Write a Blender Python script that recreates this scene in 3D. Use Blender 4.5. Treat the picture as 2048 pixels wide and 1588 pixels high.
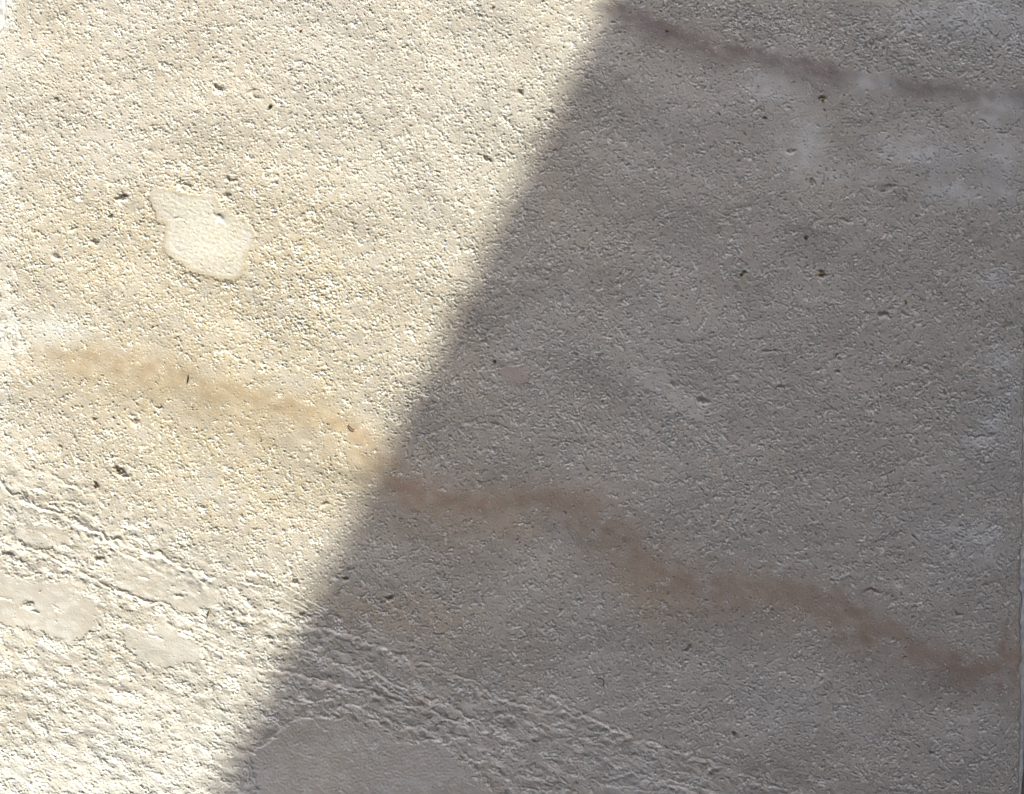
import bpy, bmesh, math
import numpy as np
from mathutils import Vector, noise as mnoise

for o in list(bpy.data.objects):
    bpy.data.objects.remove(o, do_unlink=True)
scene = bpy.context.scene
COL = scene.collection

# ------------------------------------------------------------------ units
# the block face is about 0.6 m wide; "u" is one unit of the survey grid on the face
U = 0.6 / 2048.0
CZ = 0.50                                   # height of the middle of the view above the pavement
def WX(px): return (px - 1024.0) * U
def WZ(py): return CZ + (794.0 - py) * U

# ------------------------------------------------------------------ camera
cam_d = bpy.data.cameras.new('camera')
cam = bpy.data.objects.new('camera', cam_d)
COL.objects.link(cam)
CAM_DIST = 1.5
cam.location = (0, -CAM_DIST, CZ)
cam.rotation_euler = (math.radians(90), 0, 0)
cam_d.sensor_fit = 'HORIZONTAL'
cam_d.sensor_width = 36
cam_d.lens = 36 * CAM_DIST / 0.6
cam_d.clip_start = 0.01
cam_d.clip_end = 500
scene.camera = cam

# ------------------------------------------------------------------ light
SUN = Vector((0.50, -0.62, 1.0)).normalized()      # towards the sun
elev = math.asin(SUN.z)
azim = math.atan2(SUN.x, SUN.y)
world = bpy.data.worlds.new('World')
scene.world = world
world.use_nodes = True
nt = world.node_tree
bg = nt.nodes['Background']
sky = nt.nodes.new('ShaderNodeTexSky')
sky.sky_type = 'NISHITA'
sky.sun_disc = False
sky.sun_elevation = elev
sky.sun_rotation = azim
sky.air_density = 0.95
sky.dust_density = 4.0
sky.ozone_density = 2.5
nt.links.new(sky.outputs[0], bg.inputs[0])
bg.inputs[1].default_value = 0.15
sd = bpy.data.lights.new('sun', 'SUN')
sd.energy = 2.2
sd.angle = math.radians(0.53)
sd.color = (1.0, 0.99, 0.850)
sun = bpy.data.objects.new('sun', sd)
COL.objects.link(sun)
sun.rotation_euler = SUN.to_track_quat('Z', 'Y').to_euler()
sun.location = SUN * 6
vs = scene.view_settings
vs.view_transform = 'Standard'
vs.look = 'None'
vs.exposure = 1.52
vs.gamma = 1.0
scene.cycles.use_denoising = True
scene.cycles.denoising_input_passes = 'RGB_ALBEDO_NORMAL'
scene.cycles.denoising_prefilter = 'NONE'
scene.cycles.max_bounces = 6
scene.cycles.diffuse_bounces = 4

# ------------------------------------------------------------------ helpers
def tag(o, label=None, cat=None, group=None, kind=None):
    if label: o['label'] = label
    if cat: o['category'] = cat
    if group: o['group'] = group
    if kind: o['kind'] = kind
    return o

def smooth(a, b, x):
    t = np.clip((x - a) / (b - a), 0, 1)
    return t * t * (3 - 2 * t)

def mesh_object(name, co, quads, mats, attrs=None, parent=None):
    me = bpy.data.meshes.new(name)
    n, m = len(co), len(quads)
    me.vertices.add(n)
    me.vertices.foreach_set('co', np.ascontiguousarray(co, np.float32).ravel())
    me.loops.add(m * 4)
    me.loops.foreach_set('vertex_index', np.ascontiguousarray(quads, np.int32).ravel())
    me.polygons.add(m)
    me.polygons.foreach_set('loop_start', np.arange(0, 4 * m, 4, dtype=np.int32))
    me.polygons.foreach_set('use_smooth', np.ones(m, bool))
    me.update(calc_edges=True)
    if attrs:
        for k, v in attrs.items():
            a = me.attributes.new(k, 'FLOAT', 'POINT')
            a.data.foreach_set('value', np.ascontiguousarray(v, np.float32))
    me.materials.append(mats)
    o = bpy.data.objects.new(name, me)
    COL.objects.link(o)
    if parent: o.parent = parent
    return o

# ------------------------------------------------------------------ materials
def new_mat(name):
    m = bpy.data.materials.new(name)
    m.use_nodes = True
    t = m.node_tree
    b = t.nodes['Principled BSDF']
    b.inputs['Roughness'].default_value = 0.93
    b.inputs['Specular IOR Level'].default_value = 0.06
    return m, t, b

class NB:
    """small node helper"""
    def __init__(s, t): s.t = t
    def n(s, kind, **kw):
        x = s.t.nodes.new(kind)
        for k, v in kw.items(): setattr(x, k, v)
        return x
    def attr(s, name):
        x = s.n('ShaderNodeAttribute', attribute_name=name); return x.outputs['Fac']
    def noise(s, vec, scale, detail=2, rough=0.5):
        x = s.n('ShaderNodeTexNoise')
        x.inputs['Scale'].default_value = scale
        x.inputs['Detail'].default_value = detail
        x.inputs['Roughness'].default_value = rough
        s.t.links.new(vec, x.inputs['Vector']); return x.outputs['Fac']
    def rng(s, v, a, b, c=0.0, d=1.0, ease=True):
        x = s.n('ShaderNodeMapRange')
        x.interpolation_type = 'SMOOTHSTEP' if ease else 'LINEAR'
        for i, q in zip((1, 2, 3, 4), (a, b, c, d)): x.inputs[i].default_value = q
        s.t.links.new(v, x.inputs[0]); return x.outputs[0]
    def mix(s, f, a, b):
        x = s.n('ShaderNodeMix', data_type='RGBA')
        for sock, v in ((x.inputs[0], f), (x.inputs[6], a), (x.inputs[7], b)):
            if isinstance(v, (int, float)): sock.default_value = v
            elif isinstance(v, tuple): sock.default_value = (*v, 1)
            else: s.t.links.new(v, sock)
        return x.outputs[2]
    def math(s, op, a, b=0.0):
        x = s.n('ShaderNodeMath', operation=op)
        for i, v in enumerate((a, b)):
            if isinstance(v, (int, float)): x.inputs[i].default_value = v
            else: s.t.links.new(v, x.inputs[i])
        return x.outputs[0]

def stone_material():
    m, t, b = new_mat('weathered_limestone')
    q = NB(t)
    pos = q.n('ShaderNodeTexCoord').outputs['Object']
    blotch = q.noise(pos, 14, 4, 0.55)
    mott = q.noise(pos, 90, 3, 0.6)
    grain = q.noise(pos, 1500, 2, 0.7)
    grain2 = q.noise(pos, 620, 2, 0.6)
    # weathered skin: cream, in places tan
    skin = q.mix(q.rng(blotch, 0.35, 0.68), (0.520, 0.477, 0.415), (0.505, 0.452, 0.376))
    skin = q.mix(q.attr('tan'), skin, (0.522, 0.442, 0.312))
    skin = q.mix(q.math('MULTIPLY', q.rng(mott, 0.50, 0.75), 0.35), skin, (0.49, 0.435, 0.36))
    skin = q.mix(q.math('MULTIPLY', q.attr('pink'), 0.4), skin, (0.47, 0.37, 0.31))
    # iron-stained veins; rust also paints their shaded tone
    skin = q.mix(q.attr('greyvein'), skin, (0.310, 0.262, 0.230))
    skin = q.mix(q.attr('vein'), skin, (0.430, 0.338, 0.222))
    skin = q.mix(q.attr('rust'), skin, (0.365, 0.258, 0.198))
    # pale lime bloom and smears
    skin = q.mix(q.attr('bloom'), skin, (0.690, 0.676, 0.628))
    # freshly broken stone inside pits is paler than the skin
    col = q.mix(q.math('MULTIPLY', q.attr('fresh'), 1.0), skin, (0.750, 0.718, 0.645))
    # grain: darker and lighter sand grains
    col = q.mix(q.math('MULTIPLY', q.rng(grain, 0.56, 0.70), 0.14), col, (0.30, 0.25, 0.18))
    col = q.mix(q.math('MULTIPLY', q.rng(grain2, 0.58, 0.72), 0.16), col, (0.76, 0.73, 0.66))
    col = q.mix(q.attr('dirt_shade'), col, (0.085, 0.055, 0.028))  # brown dirt, and shade painted into pits
    t.links.new(col, b.inputs['Base Color'])
    bump = q.n('ShaderNodeBump')
    bump.inputs['Strength'].default_value = 0.14
    bump.inputs['Distance'].default_value = 0.00025
    t.links.new(grain, bump.inputs['Height'])
    t.links.new(bump.outputs[0], b.inputs['Normal'])
    return m

def plain_stone(name, c1, c2, scale, grainscale=900):
    m, t, b = new_mat(name)
    q = NB(t)
    pos = q.n('ShaderNodeTexCoord').outputs['Object']
    col = q.mix(q.rng(q.noise(pos, scale, 4, 0.6), 0.3, 0.7), c1, c2)
    g = q.noise(pos, grainscale, 3, 0.7)
    col = q.mix(q.math('MULTIPLY', q.rng(g, 0.55, 0.72), 0.3), col, tuple(v * 0.55 for v in c1))
    t.links.new(col, b.inputs['Base Color'])
    bump = q.n('ShaderNodeBump')
    bump.inputs['Strength'].default_value = 0.5
    bump.inputs['Distance'].default_value = 0.0006
    t.links.new(g, bump.inputs['Height'])
    t.links.new(bump.outputs[0], b.inputs['Normal'])
    return m

STONE = stone_material()
MORTAR = plain_stone('lime_mortar', (0.54, 0.53, 0.49), (0.62, 0.60, 0.55), 60)
PALE_MORTAR = plain_stone('white_lime_mortar', (0.62, 0.61, 0.59), (0.68, 0.67, 0.65), 60)
WALLST = plain_stone('wall_stone', (0.50, 0.44, 0.34), (0.58, 0.53, 0.43), 12)
ROSE = plain_stone('rose_bounce', (0.46, 0.33, 0.28), (0.52, 0.38, 0.32), 6, 200)  # pinkish so the added wall bounces warm light
PAVE = plain_stone('pavement_asphalt', (0.055, 0.053, 0.050), (0.075, 0.072, 0.068), 5, 300)

# ------------------------------------------------------------------ the face of the block
XL, XR0, Y0 = -9.0, 2057.0, -32.0
NX, NY = 1320, 1056
S = (XR0 - XL) / (NX - 1)                    # grid spacing in survey units
Y1 = Y0 + (NY - 1) * S
rngs = np.random.default_rng(20240)
gx = XL + np.arange(NX) * S
gy = Y0 + np.arange(NY) * S
PX, PY = np.meshgrid(gx, gy)
PX = PX.astype(np.float32); PY = PY.astype(np.float32)

fy = np.fft.fftfreq(NY, S)[:, None]
fx = np.fft.rfftfreq(NX, S)[None, :]
def field(lam, bw=0.45, ang=None, stretch=1.0, red=0.0):
    """unit-variance random field with features about lam units across"""
    w = np.fft.rfft2(rngs.standard_normal((NY, NX)))
    if ang is None:
        k = np.sqrt(fx * fx + fy * fy)
    else:
        c, s = math.cos(ang), math.sin(ang)
        a = fx * c + fy * s
        d = -fx * s + fy * c
        k = np.sqrt((a * stretch) ** 2 + d * d)
    k0 = 1.0 / lam
    with np.errstate(divide='ignore'):
        lg = np.log(np.maximum(k, 1e-9) / k0)
    filt = np.exp(-0.5 * (lg / bw) ** 2)
    filt[0, 0] = 0
    r = np.fft.irfft2(w * filt, (NY, NX))
    return (r / r.std()).astype(np.float32)

wob1, wob2 = field(46, 0.6), field(46, 0.6)
n5 = field(7.5, 0.4)
wob3, wob4 = field(15, 0.5), field(15, 0.5)
WPX = PX + wob1 * 2.4 + wob3 * 0.6           # wobbled coordinates: no ruler-straight outlines
WPY = PY + wob2 * 2.4 + wob4 * 0.6

def polyline(pts, x=None, y=None):
    """distance to an open line, signed side (positive: below the line) and place along it"""
    x = WPX if x is None else x
    y = WPY if y is None else y
    best = np.full(x.shape, 1e9, np.float32)
    side = np.zeros_like(best); along = np.zeros_like(best)
    L = 0.0
    for (ax, ay), (bx, by) in zip(pts[:-1], pts[1:]):
        dx, dy = bx - ax, by - ay
        l2 = dx * dx + dy * dy
        tt = np.clip(((x - ax) * dx + (y - ay) * dy) / l2, 0, 1)
        ex, ey = x - (ax + tt * dx), y - (ay + tt * dy)
        d = np.sqrt(ex * ex + ey * ey)
        cr = dx * (y - ay) - dy * (x - ax)
        m = d < best
        best = np.where(m, d, best)
        side = np.where(m, np.sign(cr), side)
        along = np.where(m, L + tt * math.sqrt(l2), along)
        L += math.sqrt(l2)
    return best, best * side, along / L

def window(pts, m):
    xs = [p[0] for p in pts]; ys = [p[1] for p in pts]
    return (slice(max(int((min(ys) - m - Y0) / S), 0), max(int((max(ys) + m - Y0) / S), 1)),
            slice(max(int((min(xs) - m - XL) / S), 0), max(int((max(xs) + m - XL) / S), 1)))

def polygon(pts, ragged=1.0):
    """signed distance, positive inside"""
    out = np.full(PX.shape, -99.0, np.float32)
    W = window(pts, 40)
    x = PX[W] + ragged * (wob1[W] * 1.0 + wob3[W] * 1.1 + 0.6 * n5[W])
    y = PY[W] + ragged * (wob2[W] * 1.0 + wob4[W] * 1.1 - 0.6 * n5[W])
    ins = np.zeros(x.shape, bool)
    best = np.full(x.shape, 1e9, np.float32)
    for (ax, ay), (bx, by) in zip(pts, pts[1:] + pts[:1]):
        dx, dy = bx - ax, by - ay
        l2 = dx * dx + dy * dy
        tt = np.clip(((x - ax) * dx + (y - ay) * dy) / l2, 0, 1)
        best = np.minimum(best, np.hypot(x - (ax + tt * dx), y - (ay + tt * dy)))
        if dy != 0:
            c = ((ay > y) != (by > y)) & (x < dx * (y - ay) / dy + ax)
            ins ^= c
    out[W] = np.where(ins, best, -best)
    return out

def blob(cx, cy, rx, ry, ang=0.0, soft=1.0):
    c, s = math.cos(ang), math.sin(ang)
    a = ((WPX - cx) * c + (WPY - cy) * s) / rx
    b = (-(WPX - cx) * s + (WPY - cy) * c) / ry
    return np.exp(-(a * a + b * b) / soft)

# --- smooth, unpitted scabs of the original sawn skin
PATCHES = [
    ('pale', [(297,392),(305,381),(322,375),(360,383),(398,390),(433,393),(441,412),(462,428),(488,433),(507,454),(511,476),
              (501,500),(492,514),(494,528),(485,552),(460,563),(433,560),(398,549),(376,544),(360,528),(335,511),(327,495),(330,449),
              (313,443),(309,424),(300,405)]),
    ('left', [(-20,1142),(0,1145),(58,1163),(137,1166),(180,1202),(205,1224),(187,1260),(155,1282),(115,1278),(72,1260),(0,1249),(-20,1247)]),
    ('mid', [(245,1253),(290,1256),(324,1246),(365,1270),(403,1289),(403,1325),(360,1328),(324,1338),(290,1318),(274,1318),(248,1282)]),
    ('shelf', [(223,1116),(262,1118),(310,1109),(374,1140),(432,1168),(436,1210),(374,1228),(340,1208),(300,1200),(238,1180)]),
    ('strip', [(32,1050),(100,1046),(137,1062),(140,1088),(80,1098),(28,1078)]),
    ('low', [(503,1522),(510,1502),(545,1477),(581,1444),(611,1437),(651,1436),(681,1441),(717,1449),(752,1443),(772,1462),(792,1482),
             (812,1488),(842,1482),(883,1484),(898,1502),(938,1532),(973,1562),(983,1588),(1000,1622),(520,1622),(512,1560)]),
    ('pink', [(990,735),(1020,729),(1062,747),(1062,764),(1035,772),(1012,758)]),
    ('flake', [(1250,745),(1285,757),(1300,741),(1330,742),(1345,770),(1375,790),(1400,815),(1408,835),(1395,848),
               (1370,835),(1350,812),(1320,790),(1290,778),(1260,765)]),
    ('chip', [(1475,840),(1490,837),(1511,853),(1530,872),(1521,880),(1504,867)]),
]
PSD = {k: polygon(p, 0.7 if k == 'pale' else 1.6) for k, p in PATCHES}
inpatch = np.zeros_like(PX)
for k, v in PSD.items():
    inpatch = np.maximum(inpatch, smooth(-2.0, 3.0, v) * {'flake': .6, 'chip': .6, 'pink': .7, 'shelf': .7, 'strip': .8, 'mid': .85}.get(k, 1.0))

# --- stained veins
VEIN_UP = [(1225,10),(1300,42),(1364,74),(1430,92),(1500,103),(1564,122),(1620,135),(1680,148),(1765,158),(1830,170),(1965,186),(2070,196)]
VEIN_LOW = [(40,702),(93,702),(200,716),(300,738),(367,762),(433,778),(500,797),(600,815),(650,830),(700,858),(745,905),(785,955),
            (840,985),(900,1003),(985,1006),(1050,990),(1110,985),(1170,1010),(1225,1060),(1280,1108),(1345,1150),(1430,1176),
            (1550,1180),(1640,1193),(1710,1230),(1790,1278),(1860,1308),(1930,1332),(2000,1332),(2070,1290)]
VX = PX + field(150, 0.4) * 4 + wob1 * 2.5 + wob3 * 1.5 + n5 * 1.2
VY = PY + field(150, 0.4) * 4 + wob2 * 2.5 + wob4 * 1.5 + n5 * 1.2
d1, s1, a1 = polyline(VEIN_UP, VX, VY)
d2, s2, a2 = polyline(VEIN_LOW, VX, VY)
patchy1, patchy2 = field(70, 0.6), field(90, 0.6)
streak = field(13, 0.5, 0.42, 4.0); streak2 = field(26, 0.5, 0.42, 4.0)
br = np.clip(0.88 + 0.10 * patchy1 + 0.07 * streak + 0.08 * streak2, 0.3, 1.1)
br2 = np.clip(0.80 + 0.19 * patchy2 + 0.09 * streak + 0.12 * streak2, 0.3, 1.1)
vein_up = np.where(s1 < 0, np.exp(-(s1 / 15.0) ** 2), 0.72 * np.exp(-(s1 / 23.0) ** 2) + 0.28 * np.exp(-(s1 / 52.0) ** 2)) * br
wlow = np.clip(33 + 10 * patchy1, 16, 70)
vein_low = np.where(s2 < 0, 0.62 * np.exp(-(s2 / 22.0) ** 2) + 0.38 * np.exp(-(s2 / 52.0) ** 2),
                    0.54 * np.exp(-(s2 / wlow) ** 2) + 0.46 * np.exp(-(s2 / 88.0) ** 2)) * br2
vein_low *= smooth(10, 170, PX)
halo = np.where(s2 > 0, np.exp(-(s2 / 75.0) ** 2), 0) * smooth(-1.4, 1.2, patchy2) * 0.62
halo = np.maximum(halo, 0.8 * blob(1300, 1175, 95, 62, 0.5))
halo = np.maximum(halo, 0.6 * blob(780, 1225, 200, 45, 0.15))
halo = np.maximum(halo, 0.55 * blob(980, 1045, 150, 35, 0.1))
smoothband = np.clip(np.maximum(vein_up * 1.2, vein_low * 1.2), 0, 1)

# --- soft smears of lime over the face
SMEARS = [(1600,300,26,42,-.5,.5),(1545,175,34,18,0,.45),(1620,262,20,60,-.4,.4),(1700,345,60,14,.1,.3),(1840,300,60,24,.2,.45),
          (2000,225,34,26,0,.5),(2000,305,30,34,0,.45),(1900,380,50,16,.2,.5),(1990,378,34,14,.4,.5),(1740,165,30,14,0,.4),
          (2015,800,45,26,0,.7),(1970,880,30,10,.1,.8),(1990,850,22,14,0,.5),(1975,560,26,10,0,.5),(2010,720,30,14,0,.5),
          (1960,20,120,50,.2,.5),(1860,20,60,30,0,.4),(1940,1075,60,14,.1,.4),(2000,1110,40,16,0,.4),(1330,790,60,20,.6,.35),
          (1320,1590,200,40,.4,.25),(1600,1420,80,30,.2,.25)]
smeared = np.zeros_like(PX)
for a in SMEARS[:10]:
    smeared = np.maximum(smeared, a[5] * 1.6 * blob(a[0], a[1], a[2] * 1.5, a[3] * 1.5, a[4]))

# --- how strongly the skin is pitted from place to place
big = field(210, 0.55); mid = field(75, 0.5)
D = 0.20 * big + 0.30 * mid
def addD(cx, cy, rx, ry, v, ang=0.0):
    global D
    D = D + 0.5 * v * blob(cx, cy, rx, ry, ang)
for a in [(365,345,55,32,2.6), (470,410,40,45,1.6,0.6), (660,590,70,40,2.0,0.2), (610,640,80,60,1.0), (180,655,35,22,1.6),
          (1130,790,300,120,0.7), (560,470,140,120,0.6), (1540,45,260,50,1.6,0.15), (1850,95,230,50,1.7,0.1),
          (1010,640,120,90,0.8), (1450,900,200,100,0.55), (900,260,120,120,0.6), (850,800,120,90,0.8),
          (110,640,70,40,-2.2), (1800,330,250,160,-0.9), (1620,250,130,110,-0.9), (1250,300,200,250,-0.25),
          (1400,230,160,140,-0.7), (470,870,120,60,-0.6), (1150,1130,250,80,-0.6), (1750,1400,260,130,-0.3), (200,800,180,40,-0.4),
          (1950,800,90,60,1.3), (1995,900,60,30,1.6), (1900,1150,120,60,0.6), (120,150,120,160,-0.2)]:
    addD(*a)
D = np.clip(D, -2.0, 2.6)

# --- layered, flaking bed along the foot of the block
BED = [(-40,905),(60,930),(200,985),(330,1043),(440,1098),(560,1162),(700,1230),(850,1297),(1000,1365),(1200,1430),(1400,1490),(1600,1540),(2080,1610)]
_, sb, _ = polyline(BED, PX, PY)
bed = smooth(-25, 70, sb + 18 * wob1)
fade = 1 - 0.6 * smooth(900, 1700, PX)
beda = 0.42
layer = field(24, 0.35, beda, 5.0)
layer2 = field(11, 0.35, beda * 0.9, 3.5)
lumpy = field(34, 0.5, beda, 2.0)

n1, n2, n3 = field(8.6, 0.60), field(18, 0.7), field(5.0, 0.42)
n = 0.70 * n1 + 0.50 * n2 + 0.50 * n3
n /= n.std()
n2b = field(28, 0.5)
clus = field(36, 0.5)
thr = -1.62 + 0.36 * D + 0.30 * clus
sup = np.clip(0.85 * smoothband + 0.8 * inpatch + 0.55 * np.clip(smeared, 0, 1), 0, 1.6)
thr = thr - 1.5 * sup - 0.25 * bed
pit = np.maximum(thr - n, 0)
pitd = 3.4 * (1 - np.exp(-pit / 0.22)) * (0.85 + 0.22 * np.clip(D, -1, 2)) * (0.8 + 0.35 * np.clip(n2b, -1, 1.5))
n4 = field(4.7, 0.26)
psm = np.maximum(-1.85 + 0.30 * D + 0.25 * clus - 0.30 * bed - 1.0 * sup - (0.8 * n4 + 0.6 * n5), 0)
pitd = np.maximum(pitd, 2.0 * (1 - np.exp(-psm / 0.14)))
pbig = np.maximum(-1.75 + 0.25 * D - 1.2 * sup - (0.85 * n2 + 0.35 * n1 + 0.2 * n3), 0)
pitd = np.maximum(pitd, 4.8 * (1 - np.exp(-pbig / 0.3)))
# worn-through areas: crumbly, paler and a little lower than the brown skin
w1 = 0.55 * field(27, 0.7) + 0.55 * field(11, 0.7) + 0.32 * n3 + 0.30 * n2
w1 /= w1.std()
w2 = 0.75 * field(38, 0.5, beda, 2.2) + 0.50 * field(13, 0.5, beda, 1.6) + 0.25 * n3
w2 /= w2.std()
wf = w1 * (1 - bed) + w2 * bed
wthr = 0.88 - 0.42 * D - 0.34 * clus - 0.22 * mid + 2.2 * np.clip(sup, 0, 1.2) - 0.35 * bed
worn = smooth(-0.10, 0.30, wf - wthr)
deepw = np.clip(wf - wthr, 0, 2)
H = -pitd - worn * (0.90 + 0.70 * deepw * (1 - 0.5 * bed))
rough = (0.30 + 0.85 * worn * (1 - 0.3 * bed)) * (1 - 0.75 * np.clip(sup, 0, 1)) * (1 + 0.2 * bed)
g1, g2, g3 = field(4.0, 0.40), field(7.5, 0.3), field(15, 0.4)
H += 0.46 * rough * g1 + 0.34 * rough * g2 + 0.16 * rough * g3
H += 0.10 * g1                                    # never dead flat
H += 0.9 * field(60, 0.5) * (0.30 + 0.30 * bed) * (1 - 0.75 * inpatch) + 1.6 * field(320, 0.5) + 0.15 * mid
# crumbly sand grains standing proud in the open-textured places
H += 1.2 * np.clip(n3 - 1.2, 0, 2) * np.clip(0.4 + 0.5 * D, 0, 1.4) * (1 - np.clip(sup, 0, 1))
H += 1.6 * smoothband * np.clip(n3 - 2.2, 0, 1)   # tiny grains in the veins

# the bed: broken laminae
calm = (1 - 0.92 * inpatch)
lmod = np.clip(0.45 + 0.55 * field(85, 0.5), 0, 1.6)
clump = field(17, 0.4, beda, 1.7)
bb = 0.55 * lmod * layer + 0.30 * lmod * layer2 + 0.55 * lumpy + 0.75 * clump + 0.25 * g2 + 0.25 * n1
vv = sb + 13 * field(170, 0.4, 0.42, 2.0) + 1.6 * wob1 + 0.5 * wob3 + 0.3 * n5
rl = np.random.default_rng(77)
kp, kh, p = [-60.0, -1.0], [0.0, 0.0], 2.0
while p < 420:
    w = rl.uniform(9, 27); h = rl.uniform(0.9, 2.6)
    kp += [p, p + 2.2, p + 5.2, p + w - 1.0]; kh += [-0.5 * h, -0.4 * h, h, rl.uniform(-0.1, 0.25) * h]
    p += w
lam = np.interp(vv.ravel(), kp, kh).reshape(vv.shape).astype(np.float32)
lamA = np.clip(0.25 + 0.75 * field(120, 0.5, 0.42, 2.6), 0, 1.5) * smooth(330, 190, vv) * (0.35 + 0.65 * smooth(1900, 1200, PX))
H += lam * lamA * calm * 0.55 * np.clip(1 + 0.35 * n2, 0.2, 2)
bedrel = -0.15 * (1 - np.exp(-np.maximum(-0.1 - bb, 0) / 0.9)) + 0.10 * bb + 0.30 * lumpy
H += bed * calm * fade * bedrel

# --- ledges and open laminae seen one by one: (points, step, groove depth, groove width)
LEDGES = [
    ([(-20,945),(25,985),(75,1012),(125,1030),(170,1052),(215,1076),(262,1082)], 1.6, 4.6, 3.6),
    ([(150,1052),(200,1068),(262,1092),(330,1115)], 2.2, 3.0, 3.2),
    ([(312,1104),(345,1122),(385,1140),(432,1156)], 3.2, 4.4, 3.2),
    ([(-20,1075),(40,1098),(90,1110),(150,1140),(220,1175),(290,1200),(345,1212)], 2.0, 2.6, 3.0),
    ([(40,935),(95,948),(150,975),(200,990)], 1.2, 2.4, 3.0),
    ([(600,1250),(682,1263),(750,1290),(815,1316),(882,1338),(950,1365),(985,1388),(1032,1408),(1115,1420),(1182,1437),(1216,1452),(1283,1480),(1350,1500),(1450,1530)], 3.0, 2.4, 3.4),
    ([(560,1290),(620,1305),(700,1330),(760,1350),(850,1398),(900,1412),(950,1440),(995,1450)], 2.4, 2.2, 3.2),
    ([(545,1335),(610,1352),(690,1370),(750,1385),(810,1408),(850,1418),(925,1446)], 2.2, 3.0, 3.0),
    ([(540,1395),(600,1402),(660,1398),(700,1408),(760,1432),(830,1456),(885,1466)], 2.4, 2.0, 3.0),
    ([(860,1425),(890,1433),(922,1446)], 0.6, 3.6, 2.4),
    ([(1030,1484),(1062,1486)], 0.8, 3.0, 2.4),
    ([(1085,1478),(1120,1478),(1155,1472)], 0.8, 2.6, 2.2),
    ([(1370,1515),(1440,1532),(1520,1560),(1600,1590)], 2.0, 1.6, 3.0),
    ([(1180,1500),(1260,1540),(1340,1560),(1420,1600)], 1.8, 1.4, 3.0),
    ([(980,1400),(1060,1440),(1150,1466),(1230,1500),(1300,1530)], 1.6, 1.8, 3.0),
    ([(378,547),(388,555),(405,572)], 0.6, 4.2, 2.6),
    ([(340,368),(370,371),(402,366)], 1.2, 4.4, 3.2),
    ([(1928,868),(1942,871),(1955,877),(1975,872),(1992,867)], 0.6, 4.6, 2.6),
    ([(1075,143),(1092,145),(1112,147)], 0.4, 3.0, 2.2),
    ([(958,308),(968,314),(976,321)], 0.4, 3.4, 2.4),
    ([(500,440),(506,455),(512,472)], 0.3, 2.4, 2.0),
    ([(55,455),(70,470),(90,464)], 0.3, 2.4, 2.0),
    ([(1330,742),(1340,765),(1352,774)], 0.3, 3.2, 3.0),
    ([(75,1382),(100,1395),(140,1418),(150,1425)], 1.8, 1.6, 2.6),
    ([(70,1445),(100,1470)], 1.6, 2.0, 2.6),
    ([(235,1388),(260,1394),(292,1386)], -1.2, 1.0, 2.6),
    ([(150,1325),(185,1318),(215,1308)], 1.0, 2.4, 2.4),
    ([(490,1190),(505,1250),(500,1280)], 1.0, 1.0, 2.6),
]
tone = field(30, 0.5)
for pts, st, gr, gw in LEDGES:
    W = window(pts, 75)
    d, s, al = polyline(pts, WPX[W], WPY[W])
    L = sum(math.dist(p, q) for p, q in zip(pts[:-1], pts[1:]))
    lo = 0.0 if pts[0][0] < -10 else min(14, L * 0.2) / L
    taper = smooth(0, max(lo, 1e-3), al) * smooth(0, min(14, L * 0.2) / L, 1 - al)
    if max(p[0] for p in pts) < 450 and min(p[1] for p in pts) > 900: st, gr = st * 0.7, gr * 0.75
    if min(p[1] for p in pts) > 1230: st, gr = st * 0.7, gr * 0.7
    brk = np.clip(0.85 + 0.55 * tone[W], 0.1, 1.4) * taper
    near = np.exp(-(d / 26.0) ** 2)
    H[W] += brk * (st * smooth(-1.5, 3.5, s) * near - gr * np.exp(-(s / gw) ** 2) * np.where(d < 30, 1, 0))

# --- scabs stand a little proud of the worn face, edges abrupt
for k, st in (('pale', 1.2), ('left', 0.8), ('mid', 0.5), ('shelf', 0.5), ('strip', 0.6), ('low', 1.8), ('pink', 0.5), ('flake', 0.8), ('chip', 0.4)):
    v = PSD[k]
    H += st * smooth(-2.6, 2.2, v)
    if k == 'low':
        H -= 1.4 * np.exp(-((v + 4.0) / 3.0) ** 2) * np.clip(0.7 + 0.6 * tone, 0, 1.5)
dimple = field(13, 0.4)
H += smooth(4, 12, PSD['pale']) * (0.10 * layer2 + 0.04 * dimple + 0.06 * g2 - 0.9 * np.clip(n2 - 1.7, 0, 1)) + smooth(0, 8, PSD['low']) * (0.12 * dimple + 0.2 * g2)
H -= 3.6 * blob(437, 437, 8, 5) + 2.6 * blob(352, 442, 4, 3)

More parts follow.
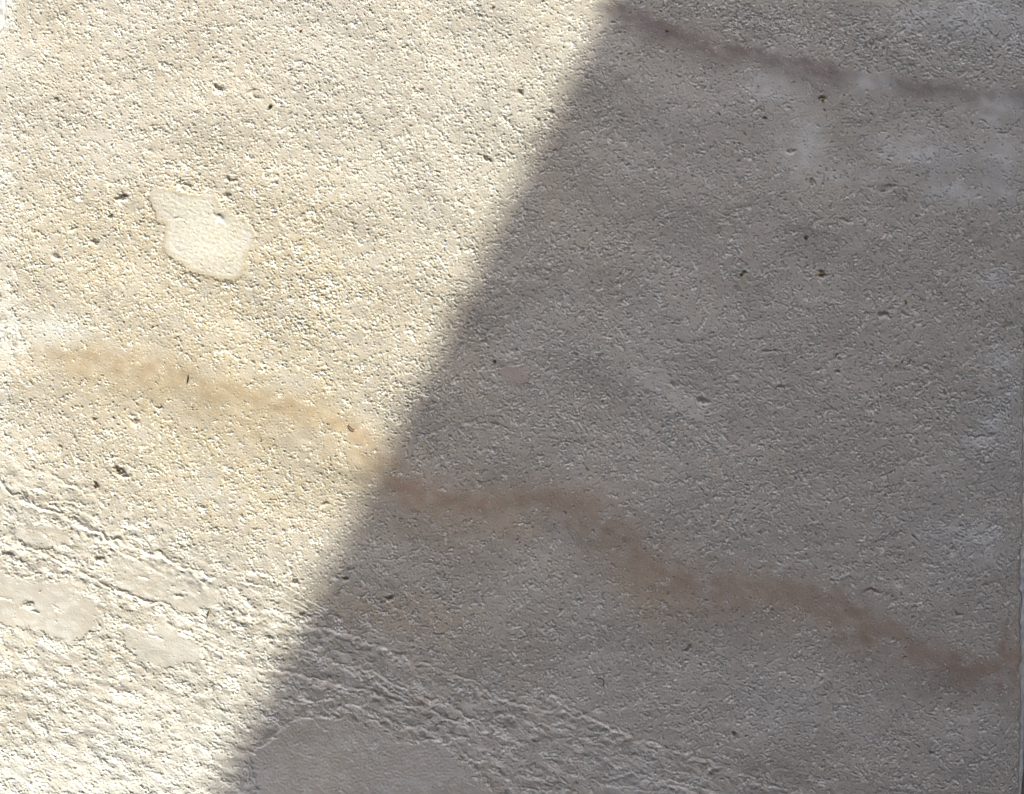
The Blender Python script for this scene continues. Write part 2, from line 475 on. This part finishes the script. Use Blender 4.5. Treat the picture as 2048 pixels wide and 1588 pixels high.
# --- single deep pits: (x, y, rx, ry, angle, depth)
PITS = [(243,396,13,5,0,6.5),(440,177,10,5,0.5,5.5),(430,172,5,3,0,4),(510,190,16,4,0.5,3),(115,200,7,4,0,4),(145,459,8,5,-.2,5.5),
        (190,483,9,5,0,5.5),(115,512,9,6,0,5.0),(232,395,5,4,0,5.5),(220,433,4,4,0,4.5),(463,358,8,5,0,5),(452,395,7,6,0,5),
        (240,945,11,8,0.7,8.0),(252,955,6,5,0.5,6.0),(120,896,8,4,0.5,4.5),(225,839,4,3,0,4),(191,972,7,4,0.8,5.0),
        (198,1118,13,6,0.4,5.5),(590,1164,8,5,0.3,6.0),(605,1232,7,4,-.3,4.5),(357,1192,9,4,0,4.5),(687,1160,6,4,0,6.5),(779,1196,10,5,-.1,7.5),
        (1040,186,6,5,0.3,5),(1075,236,5,3,0,4),(712,345,7,3,0,4.5),(975,318,6,3,.6,4.5),(1104,228,7,4,0,4),
        (1437,229,3,3,0,5.5),(1531,240,3.2,2.6,0,5.5),(1373,213,4,3,0,5),(1645,196,6,5,0,5),(1612,477,4,4,0,3.5),(1484,548,6,5,0,5),
        (1643,547,7,5,0,5),(1675,714,3,3,0,5.5),(1678,740,5,3.5,0,5),(1770,633,9,4,0,4.5),(1541,703,13,3,0,4),(1564,777,9,3,.3,4),
        (1690,443,12,4,0,3.5),(1375,1298,9,4,-.7,5.5),(1405,803,10,5,0.1,5.5),(1620,365,7,4,0.3,4),(1770,380,13,8,0,3.2),
        (1583,302,5,3,0,4),(1744,1184,13,4,0,4),(1830,1077,6,3,.5,5),(1795,1100,4,3,0,4),(1472,1473,7,4,0,5),(1864,1508,4,4,0,5),
        (1915,1228,7,3,0,3.5),(1480,370,7,5,0,4),(55,1212,9,6,0,4.5),(70,1222,5,3,0,4),(65,1318,8,4,0,2.5),(2010,268,9,3,0,3.5),
        (650,1010,7,4,0,4),(430,180,6,3,0.4,3.5),(318,815,5,3,0.4,4),(270,845,5,3,0.4,4),(190,840,5,3,.4,4)]
for x, y, rx, ry, an, dp in PITS:
    x0, x1 = int((x - 60 - XL) / S), int((x + 60 - XL) / S)
    y0, y1 = int((y - 60 - Y0) / S), int((y + 60 - Y0) / S)
    sl = (slice(max(y0, 0), y1), slice(max(x0, 0), x1))
    c, s = math.cos(an), math.sin(an)
    qx, qy = WPX[sl] - x, WPY[sl] - y
    r2 = ((qx * c + qy * s) / rx) ** 2 + ((-qx * s + qy * c) / ry) ** 2
    H[sl] -= dp * np.exp(-r2 ** 1.5) * (1 + 0.22 * g2[sl])
H = np.maximum(H, -11 + 0.6 * g2)

# --- colour masks (the stone's own stains, plus some painted shade)
skinlevel = 0.9 * field(60, 0.5) * 0
low = pitd + bed * fade * np.maximum(0, -bedrel) * 0.7
fresh = smooth(0.15, 1.5, low) * (1 - 0.5 * np.clip(smoothband, 0, 1))
fresh = np.maximum(fresh, 0.9 * worn)
fresh = np.maximum(fresh, smoothband * smooth(2.1, 2.6, n3))
tan = 0.75 * blob(420, 760, 420, 230, 0.15) + 0.62 * blob(540, 480, 330, 170, 0.2) + 0.35 * blob(150, 480, 120, 90) \
    + 0.40 * blob(500, 980, 260, 120) + 0.20 * blob(120, 100, 90, 120)
tan = np.clip(1.35 * tan * (0.75 + 0.22 * mid + 0.15 * big) + 0.10 * n5 * tan, 0, 1) * (1 - 0.7 * bed)
bloom = 0.55 * np.clip(0.8 + 0.4 * mid, 0, 1) * smooth(44, -6, PX + 12 * wob1 + 6 * wob3) * smooth(190, 330, PY) * smooth(1010, 760, PY)
bloom = np.maximum(bloom, 0.9 * smooth(26, 8, PX + 4 * wob1) * smooth(80, 55, PY + 4 * wob2))
bloom = np.maximum(bloom, 0.85 * smooth(70, 10, PX + 25 * wob1) * smooth(560, 640, PY) * smooth(760, 660, PY))
bloom = np.maximum(bloom, 0.8 * blob(110, 655, 60, 28))
bloom = np.maximum(bloom, 0.75 * bed * smooth(1250, 1560, PY + 0.25 * (500 - PX) * -1 + 30 * big) * smooth(700, 250, PX))
bloom = np.maximum(bloom, 0.62 * smooth(2, 13, PSD['pale']) * np.clip(0.8 + 0.2 * dimple, 0, 1))
bloom = np.maximum(bloom, 0.45 * bed * smooth(0.1, 1.2, lumpy + 0.5 * layer))
smear = np.clip(0.7 + 0.5 * mid + 0.25 * wob1, 0, 1)
for a in SMEARS:
    bloom = np.maximum(bloom, min(0.85, 2.0 * a[5]) * (0.45 + 0.55 * smear) * blob(a[0], a[1], a[2] * 1.6, a[3] * 1.6, a[4]))
for k, v in (('flake', .14), ('chip', .10), ('low', .12), ('left', .10), ('mid', .2)):
    bloom = np.maximum(bloom, v * smooth(-1, 5, PSD[k]))
pink = smooth(-2, 3, PSD['pink'])
rust = np.zeros_like(PX)
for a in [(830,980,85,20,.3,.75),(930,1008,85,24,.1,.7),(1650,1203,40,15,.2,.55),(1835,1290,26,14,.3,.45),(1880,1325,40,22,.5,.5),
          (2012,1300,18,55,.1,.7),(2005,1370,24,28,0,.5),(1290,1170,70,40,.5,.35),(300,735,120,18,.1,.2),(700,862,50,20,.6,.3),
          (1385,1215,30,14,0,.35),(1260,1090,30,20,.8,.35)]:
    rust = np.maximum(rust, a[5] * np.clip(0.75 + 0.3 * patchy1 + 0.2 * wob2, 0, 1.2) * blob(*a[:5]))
rust = np.maximum(rust, 0.42 * vein_low * smooth(720, 820, PX))  # shaded tone of the vein painted in past the shadow edge
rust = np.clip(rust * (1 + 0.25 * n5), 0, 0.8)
dirt_shade = np.zeros_like(PX)  # brown dirt in some pits and cracks, painted shade in the others
for x, y, rx, ry, v in [(1645,194,6,4,.8),(1484,546,5,4,.7),(1643,545,6,4,.8),(243,394,9,3,.5),(240,942,8,5,.6),(779,1193,8,3,.7),
                        (687,1158,5,3,.7),(1940,870,14,3,.6),(380,371,14,3,.45),(45,992,16,4,.5),(198,1115,8,4,.5),(1437,228,3,3,.7),
                        (1531,239,3,3,.7),(1675,713,3,3,.7),(1678,738,4,3,.6),(890,1435,22,3,.35),(345,336,5,4,.5),(462,356,6,3,.4),
                        (191,971,5,3,.5),(340,1212,6,3,.0),(1864,1507,4,3,.6),(1470,1472,5,3,.5),(440,175,6,3,.45),(1373,212,3,3,.6)]:
    dirt_shade = np.maximum(dirt_shade, 0.75 * v * blob(x, y, rx, ry))
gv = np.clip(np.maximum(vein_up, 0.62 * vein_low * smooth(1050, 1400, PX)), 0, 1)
vn = np.clip(np.maximum(vein_low * (0.95 - 0.30 * smooth(730, 860, PX) - 0.22 * smooth(1050, 1400, PX)), halo * 0.75), 0, 1)  # vein colour lowered past the shadow edge, shade put into it
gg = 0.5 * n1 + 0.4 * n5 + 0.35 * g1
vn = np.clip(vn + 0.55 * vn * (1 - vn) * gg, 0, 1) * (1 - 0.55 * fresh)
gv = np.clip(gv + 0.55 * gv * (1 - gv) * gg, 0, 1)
ATTR = dict(fresh=fresh, tan=tan, bloom=np.clip(bloom, 0, 1), pink=pink, greyvein=gv * (1 - 0.5 * fresh), vein=vn,
            rust=rust, dirt_shade=dirt_shade)

# --- plan outline of the face: slightly skewed right arris, chipped left arris, rounded towards both
ew1 = np.interp(gy, np.arange(Y0 - 10, Y1 + 30, 14), np.random.default_rng(5).normal(0, 1.0, len(np.arange(Y0 - 10, Y1 + 30, 14))))
ew2 = np.interp(gy, np.arange(Y0 - 10, Y1 + 30, 11), np.random.default_rng(6).normal(0, 1.2, len(np.arange(Y0 - 10, Y1 + 30, 11))))
xl = -8.0 + ew1 + 17.0 * (smooth(-60, -20, gy) * smooth(92, 40, gy + 5 * ew1))
xr = 2056.5 - 0.0118 * gy + ew2 * (0.6 + 0.9 * smooth(900, 1200, gy))
uu = np.linspace(0, 1, NX)[None, :]
FX = PX.copy()
tl = np.clip((60 - (PX - XL)) / 60, 0, 1); tr = np.clip((60 - (XR0 - PX)) / 60, 0, 1)
FX = PX + tl * (xl[:, None] - XL) + tr * (xr[:, None] - gx[-1])
el, er = FX - xl[:, None], xr[:, None] - FX
H = H - 1.2 * np.exp(-(el / 3.0) ** 2) - 3.6 * np.exp(-(er / 3.2) ** 2)

co = np.empty((NY, NX, 3), np.float32)
co[..., 0] = (FX - 1024.0) * U
H *= 0.9
co[..., 1] = -H * U
co[..., 2] = CZ + (794.0 - PY) * U
co = co.reshape(-1, 3)
idx = np.arange(NX * NY).reshape(NY, NX)
quads = np.stack([idx[:-1, :-1], idx[1:, :-1], idx[1:, 1:], idx[:-1, 1:]], -1).reshape(-1, 4)

def cellmean(a): return 0.25 * (a[:-1, :-1] + a[1:, :-1] + a[1:, 1:] + a[:-1, 1:])
lab = np.zeros((NY - 1, NX - 1), np.int8)
lab[cellmean(np.where(PX > 1220, vein_up, 0)) > 0.36] = 20
lab[cellmean(vein_low) > 0.40] = 21
for i, (k, _) in enumerate(PATCHES):
    lab[cellmean(PSD[k]) > 0] = i + 1
lab = lab.ravel()

block = bpy.data.objects.new('stone_block', None)
block.empty_display_size = 0.1
block.location = (0, 0, 0)
COL.objects.link(block)
tag(block, 'large cream limestone block with pitted face, brown veins and a diagonal shadow edge', 'stone block')

def face_part(name, sel, label=None, sides=False):
    q = quads[sel]
    used, inv = np.unique(q, return_inverse=True)
    q = inv.reshape(-1, 4)
    v = co[used]
    at = {k: a.ravel()[used] for k, a in ATTR.items()}
    if sides:                                    # arrises, sides and back: the block is solid
        ring = np.concatenate([idx[0, :], idx[1:, -1], idx[-1, -2::-1], idx[-2:0:-1, 0]])
        rv = co[ring]
        mean = rv.mean(0)
        layers = [rv]
        for dy in (0.004, 0.12):
            w = rv.copy(); w[:, 1] = dy; layers.append(w)
        k = len(ring); base = len(v)
        v = np.concatenate([v] + layers)
        for a in at: at[a] = np.concatenate([at[a], np.zeros(3 * k, np.float32)])
        r = np.arange(k); r2 = (r + 1) % k
        ex = [np.stack([base + L * k + r, base + L * k + r2, base + (L + 1) * k + r2, base + (L + 1) * k + r], -1) for L in (0, 1)]
        c4 = [base + 2 * k + i for i in (0, NX - 1, NX + NY - 2, 2 * NX + NY - 3)]
        q = np.concatenate([q] + ex + [np.array([c4])])
    o = mesh_object(name, v, q, STONE, at, block)
    if label: o['label'] = label
    return o

face_part('body', lab == 0, sides=True)
plabel = {'pale': 'pale smooth scab with a tan rim on the sunlit side',
          'left': 'smooth cream scab at the left edge', 'mid': 'smooth oval scab beside the larger left scab',
          'shelf': 'long smooth band above the twig stub', 'strip': 'narrow smooth strip under the open ledge',
          'low': 'large smooth grey scab at the foot in shade', 'pink': 'small pinkish smooth scab',
          'flake': 'slanting pale flake with a sharp upper edge', 'chip': 'short slanting pale flake'}
for i, (k, _) in enumerate(PATCHES):
    face_part('smooth_patch', lab == i + 1, plabel[k])
face_part('vein', lab == 20, 'thin grey-brown vein across the upper right')
face_part('vein', lab == 21, 'long orange-brown vein running down from left to right')

# ------------------------------------------------------------------ joints and the wall around
def strip(name, xa, xb, ya, yb, step, depth, amp, mat, back=0.05, seed=1):
    """an uneven strip of mortar or stone between two outlines xa(y), xb(y); depth is behind the wall plane"""
    r = np.random.default_rng(seed)
    ys = np.arange(ya, yb + step, step)
    A = np.array([xa(y) for y in ys]); B = np.array([xb(y) for y in ys])
    nx = max(3, int((B - A).max() / step) + 1)
    t = np.linspace(0, 1, nx)[None, :]
    X = A[:, None] * (1 - t) + B[:, None] * t
    Y = np.repeat(ys[:, None], nx, 1)
    h = np.array([[mnoise.fractal(Vector((X[i, j] * 0.05, Y[i, j] * 0.05, seed * 7.3)), 1.0, 2.0, 4) for j in range(nx)] for i in range(len(ys))])
    h = h * amp - depth + r.normal(0, amp * 0.12, h.shape)
    edge = np.minimum(t, 1 - t) * (B - A)[:, None]
    h -= 1.2 * np.exp(-(edge / 2.0) ** 2)
    v = np.stack([(X - 1024) * U, -h * U, CZ + (794 - Y) * U], -1)
    ny = len(ys)
    i = np.arange(nx * ny).reshape(ny, nx)
    q = np.stack([i[:-1, :-1], i[1:, :-1], i[1:, 1:], i[:-1, 1:]], -1).reshape(-1, 4)
    ring = np.concatenate([i[0, :], i[1:, -1], i[-1, -2::-1], i[-2:0:-1, 0]])
    vv = v.reshape(-1, 3)
    w = vv[ring].copy(); w[:, 1] = back
    k = len(ring); base = len(vv); rr = np.arange(k)
    side = np.stack([ring, np.roll(ring, -1), base + np.roll(rr, -1), base + rr], -1)
    cap = np.array([[base, base + nx - 1, base + nx + ny - 2, base + 2 * nx + ny - 3]])
    return mesh_object(name, np.concatenate([vv, w]), np.concatenate([q, side, cap]), mat)

def xr_at(y): return float(np.interp(y, gy, xr))
def xl_at(y): return float(np.interp(y, gy, xl))
jr = strip('mortar_joint', lambda y: xr_at(y) + 0.8, lambda y: 2056.5 - 0.0118 * y + 9 - 4.0 * max(0, (y - 1540) / 48.0) * (y < 1640),
           Y0, Y1, 1.8, 2.0, 1.6, MORTAR, seed=3)
tag(jr, 'thin grey mortar joint beside the lower right edge of the block', 'mortar joint')
jl = strip('mortar_joint', lambda y: -22.0, lambda y: xl_at(y) - 0.3, Y0, Y1, 2.2, 0.2, 1.6, PALE_MORTAR, seed=4)
tag(jl, 'white lime mortar showing at the top left corner of the block', 'mortar joint')
wr = strip('wall_right', lambda y: 2072.0 - 0.0118 * y, lambda y: 3000.0, Y0, Y1, 9, 1.0, 3.0, WALLST, back=0.12, seed=8)
tag(wr, kind='structure')
wl = strip('wall_left', lambda y: -980.0, lambda y: -24.0, Y0, Y1, 9, 1.0, 3.0, WALLST, back=0.12, seed=9)
tag(wl, kind='structure')

wa = strip('wall_above', lambda y: -980.0, lambda y: 3000.0, Y0 - 500, Y0 - 8, 13, 1.0, 3.0, WALLST, back=0.12, seed=10)
tag(wa, kind='structure')
wb = strip('wall_below', lambda y: -980.0, lambda y: 3000.0, Y1 + 8, Y1 + 500, 13, 1.0, 3.0, WALLST, back=0.12, seed=11)
tag(wb, kind='structure')

def box(name, a, b, mat, kind):
    bm = bmesh.new()
    bmesh.ops.create_cube(bm, size=1)
    for v in bm.verts:
        v.co = Vector([a[i] if v.co[i] < 0 else b[i] for i in range(3)])
    bmesh.ops.bevel(bm, geom=bm.edges[:], offset=0.004, segments=2, affect='EDGES')
    me = bpy.data.meshes.new(name); bm.to_mesh(me); bm.free()
    me.materials.append(mat)
    o = bpy.data.objects.new(name, me); COL.objects.link(o)
    return tag(o, kind=kind)

# the projecting wing whose top edge throws the diagonal shadow
REACH = 2.8                                   # metres from the block to that edge, along the sun's ray
hit = Vector((WX(812), 0, WZ(794)))
ed = hit + SUN * REACH
box('wall_wing', (ed.x, -5.0, 0.0), (ed.x + 0.35, 0.12, ed.z), WALLST, 'structure')
zb = WZ(Y1 + 510)
# unseen wall added to block the low sky, so the shade is lit from overhead
box('sky_block_wall', (-9.0, -5.6, 0.0), (9.0, -5.0, 5.3), ROSE, 'structure')
box('ground', (-12, -12, zb - 0.35), (12, 0.6, zb - 0.004), PAVE, 'structure')

# ------------------------------------------------------------------ crumbs and fibres caught on the face
def hat(px, py):
    j = min(max(int(round((px - XL) / S)), 0), NX - 1); i = min(max(int(round((py - Y0) / S)), 0), NY - 1)
    return float(H[max(i - 1, 0):i + 2, max(j - 1, 0):j + 2].max())

def tint(name, c):
    m, t, b = new_mat(name)
    q = NB(t)
    pos = q.n('ShaderNodeTexCoord').outputs['Object']
    t.links.new(q.mix(q.rng(q.noise(pos, 900, 3, 0.6), 0.35, 0.65), tuple(v * 0.6 for v in c), tuple(min(1, v * 1.25) for v in c)), b.inputs['Base Color'])
    return m
BROWN = tint('dry_brown', (0.115, 0.062, 0.028))
OLIVE = tint('dry_olive', (0.135, 0.100, 0.038))
OCHRE = tint('dry_ochre', (0.30, 0.17, 0.055))
STRAW = tint('dry_straw', (0.34, 0.27, 0.10))
DARK = tint('dark_fibre', (0.055, 0.045, 0.035))

def crumb(px, py, rx, ry, ang, mat, seed, label, name='plant_crumb', cat='plant crumb'):
    bm = bmesh.new()
    bmesh.ops.create_icosphere(bm, subdivisions=2, radius=1)
    c, s = math.cos(ang), math.sin(ang)
    for v in bm.verts:
        f = 1 + 0.42 * mnoise.noise(v.co * 1.6 + Vector((seed * 3.1, seed, 0)))
        p = v.co * f
        x, z, y = p.x * rx * 0.8, p.z * ry * 0.8, p.y * min(rx, ry) * 0.6
        v.co = Vector(((x * c - z * s) * U, y * U, (x * s + z * c) * U))
    me = bpy.data.meshes.new(name); bm.to_mesh(me); bm.free()
    me.polygons.foreach_set('use_smooth', [True] * len(me.polygons))
    me.materials.append(mat)
    o = bpy.data.objects.new(name, me)
    o.location = (WX(px), -(hat(px, py) + min(rx, ry) * 0.25) * U, WZ(py))
    COL.objects.link(o)
    return tag(o, label, cat, 'plant crumbs caught on the block')

def fibre(pts, r, mat, label):
    P = [Vector((WX(x), -(max(hat(x, y), -1.0) + r * 0.9 + lift) * U, WZ(y))) for x, y, lift in pts]
    dense = []
    for i in range(len(P) - 1):
        p0, p1, p2, p3 = P[max(i - 1, 0)], P[i], P[i + 1], P[min(i + 2, len(P) - 1)]
        for k in range(5):
            t = k / 5
            dense.append(0.5 * ((2 * p1) + (p2 - p0) * t + (2 * p0 - 5 * p1 + 4 * p2 - p3) * t * t + (3 * p1 - p0 - 3 * p2 + p3) * t ** 3))
    dense.append(P[-1])
    o0 = dense[0].copy()
    verts, faces = [], []
    m = len(dense)
    for i, p in enumerate(dense):
        tg = (dense[min(i + 1, m - 1)] - dense[max(i - 1, 0)]).normalized()
        a = tg.cross(Vector((0, 1, 0))).normalized(); b = tg.cross(a)
        rr = r * U * (0.55 + 0.45 * math.sin(math.pi * (0.15 + 0.75 * i / (m - 1))))
        for j in range(6):
            th = j * math.pi / 3
            verts.append(p - o0 + (a * math.cos(th) + b * math.sin(th)) * rr)
    for i in range(m - 1):
        for j in range(6):
            faces.append((i * 6 + j, i * 6 + (j + 1) % 6, (i + 1) * 6 + (j + 1) % 6, (i + 1) * 6 + j))
    faces.append(tuple(range(5, -1, -1))); faces.append(tuple((m - 1) * 6 + j for j in range(6)))
    me = bpy.data.meshes.new('fibre'); me.from_pydata([tuple(v) for v in verts], [], faces)
    me.polygons.foreach_set('use_smooth', [True] * len(me.polygons))
    me.materials.append(mat)
    o = bpy.data.objects.new('fibre', me); o.location = o0
    COL.objects.link(o)
    return tag(o, label, 'fibre', 'fibres caught on the block')

crumb(542, 211, 5.5, 4.2, 0.6, OLIVE, 1, 'olive brown crumb in the sun above the pale smooth patch')
crumb(602, 61, 3.6, 2.6, 0.3, BROWN, 2, 'dark brown crumb high in the sunlit part, topmost left crumb')
crumb(988, 13, 3.4, 2.6, 0.2, OCHRE, 3, 'tiny reddish crumb at the top edge of the sunlit part')
crumb(191, 972, 6.5, 2.6, -0.8, BROWN, 4, 'brown sliver in a pit on the lower left sunlit side')
crumb(416, 1227, 8.0, 2.4, 1.35, OLIVE, 5, 'upright brown twig stub among the ledges at lower left')
crumb(1334, 61, 3.8, 3.0, 0.0, OCHRE, 6, 'light brown crumb just below the top end of the grey vein')
crumb(1646, 200, 4.4, 3.4, 0.4, OCHRE, 7, 'ochre crumb in a dark pit just under the grey vein')
crumb(1612, 476, 4.6, 3.8, -0.2, BROWN, 8, 'single rust brown crumb alone on the plain shaded face')
crumb(1483, 549, 4.8, 3.4, 0.7, OLIVE, 9, 'olive crumb in a pit, left of two crumbs on one level in the shade')
crumb(1643, 548, 5.0, 4.0, 0.2, OCHRE, 10, 'ochre crumb in a pit, right of two crumbs on one level in the shade')
crumb(1812, 604, 2.8, 4.6, 0.1, OCHRE, 11, 'orange brown crumb far right in the shade, below the level pair')
crumb(1804, 723, 3.0, 2.2, 0.0, OCHRE, 12, 'tiny orange crumb far right in the shade, the lower of two')
crumb(990, 722, 4.6, 3.4, -0.5, OLIVE, 13, 'olive crumb beside the small pinkish smooth patch')
crumb(1175, 937, 6.0, 1.9, -0.75, STRAW, 14, 'yellow straw bit above the lower brown vein')
fibre([(375,765,0), (377,758,1.5), (377,750,0)], 1.3, DARK, 'short straight dark fibre on the sunlit orange vein')
fibre([(696,849,0), (703,857,2), (709,860,1)], 1.0, DARK, 'thin curved dark fibre near the shadow edge on the vein')
fibre([(1194,1356,0), (1204,1358,2), (1208,1364,2), (1206,1372,0)], 1.0, DARK, 'thin hooked fibre in the shade above the ledges')
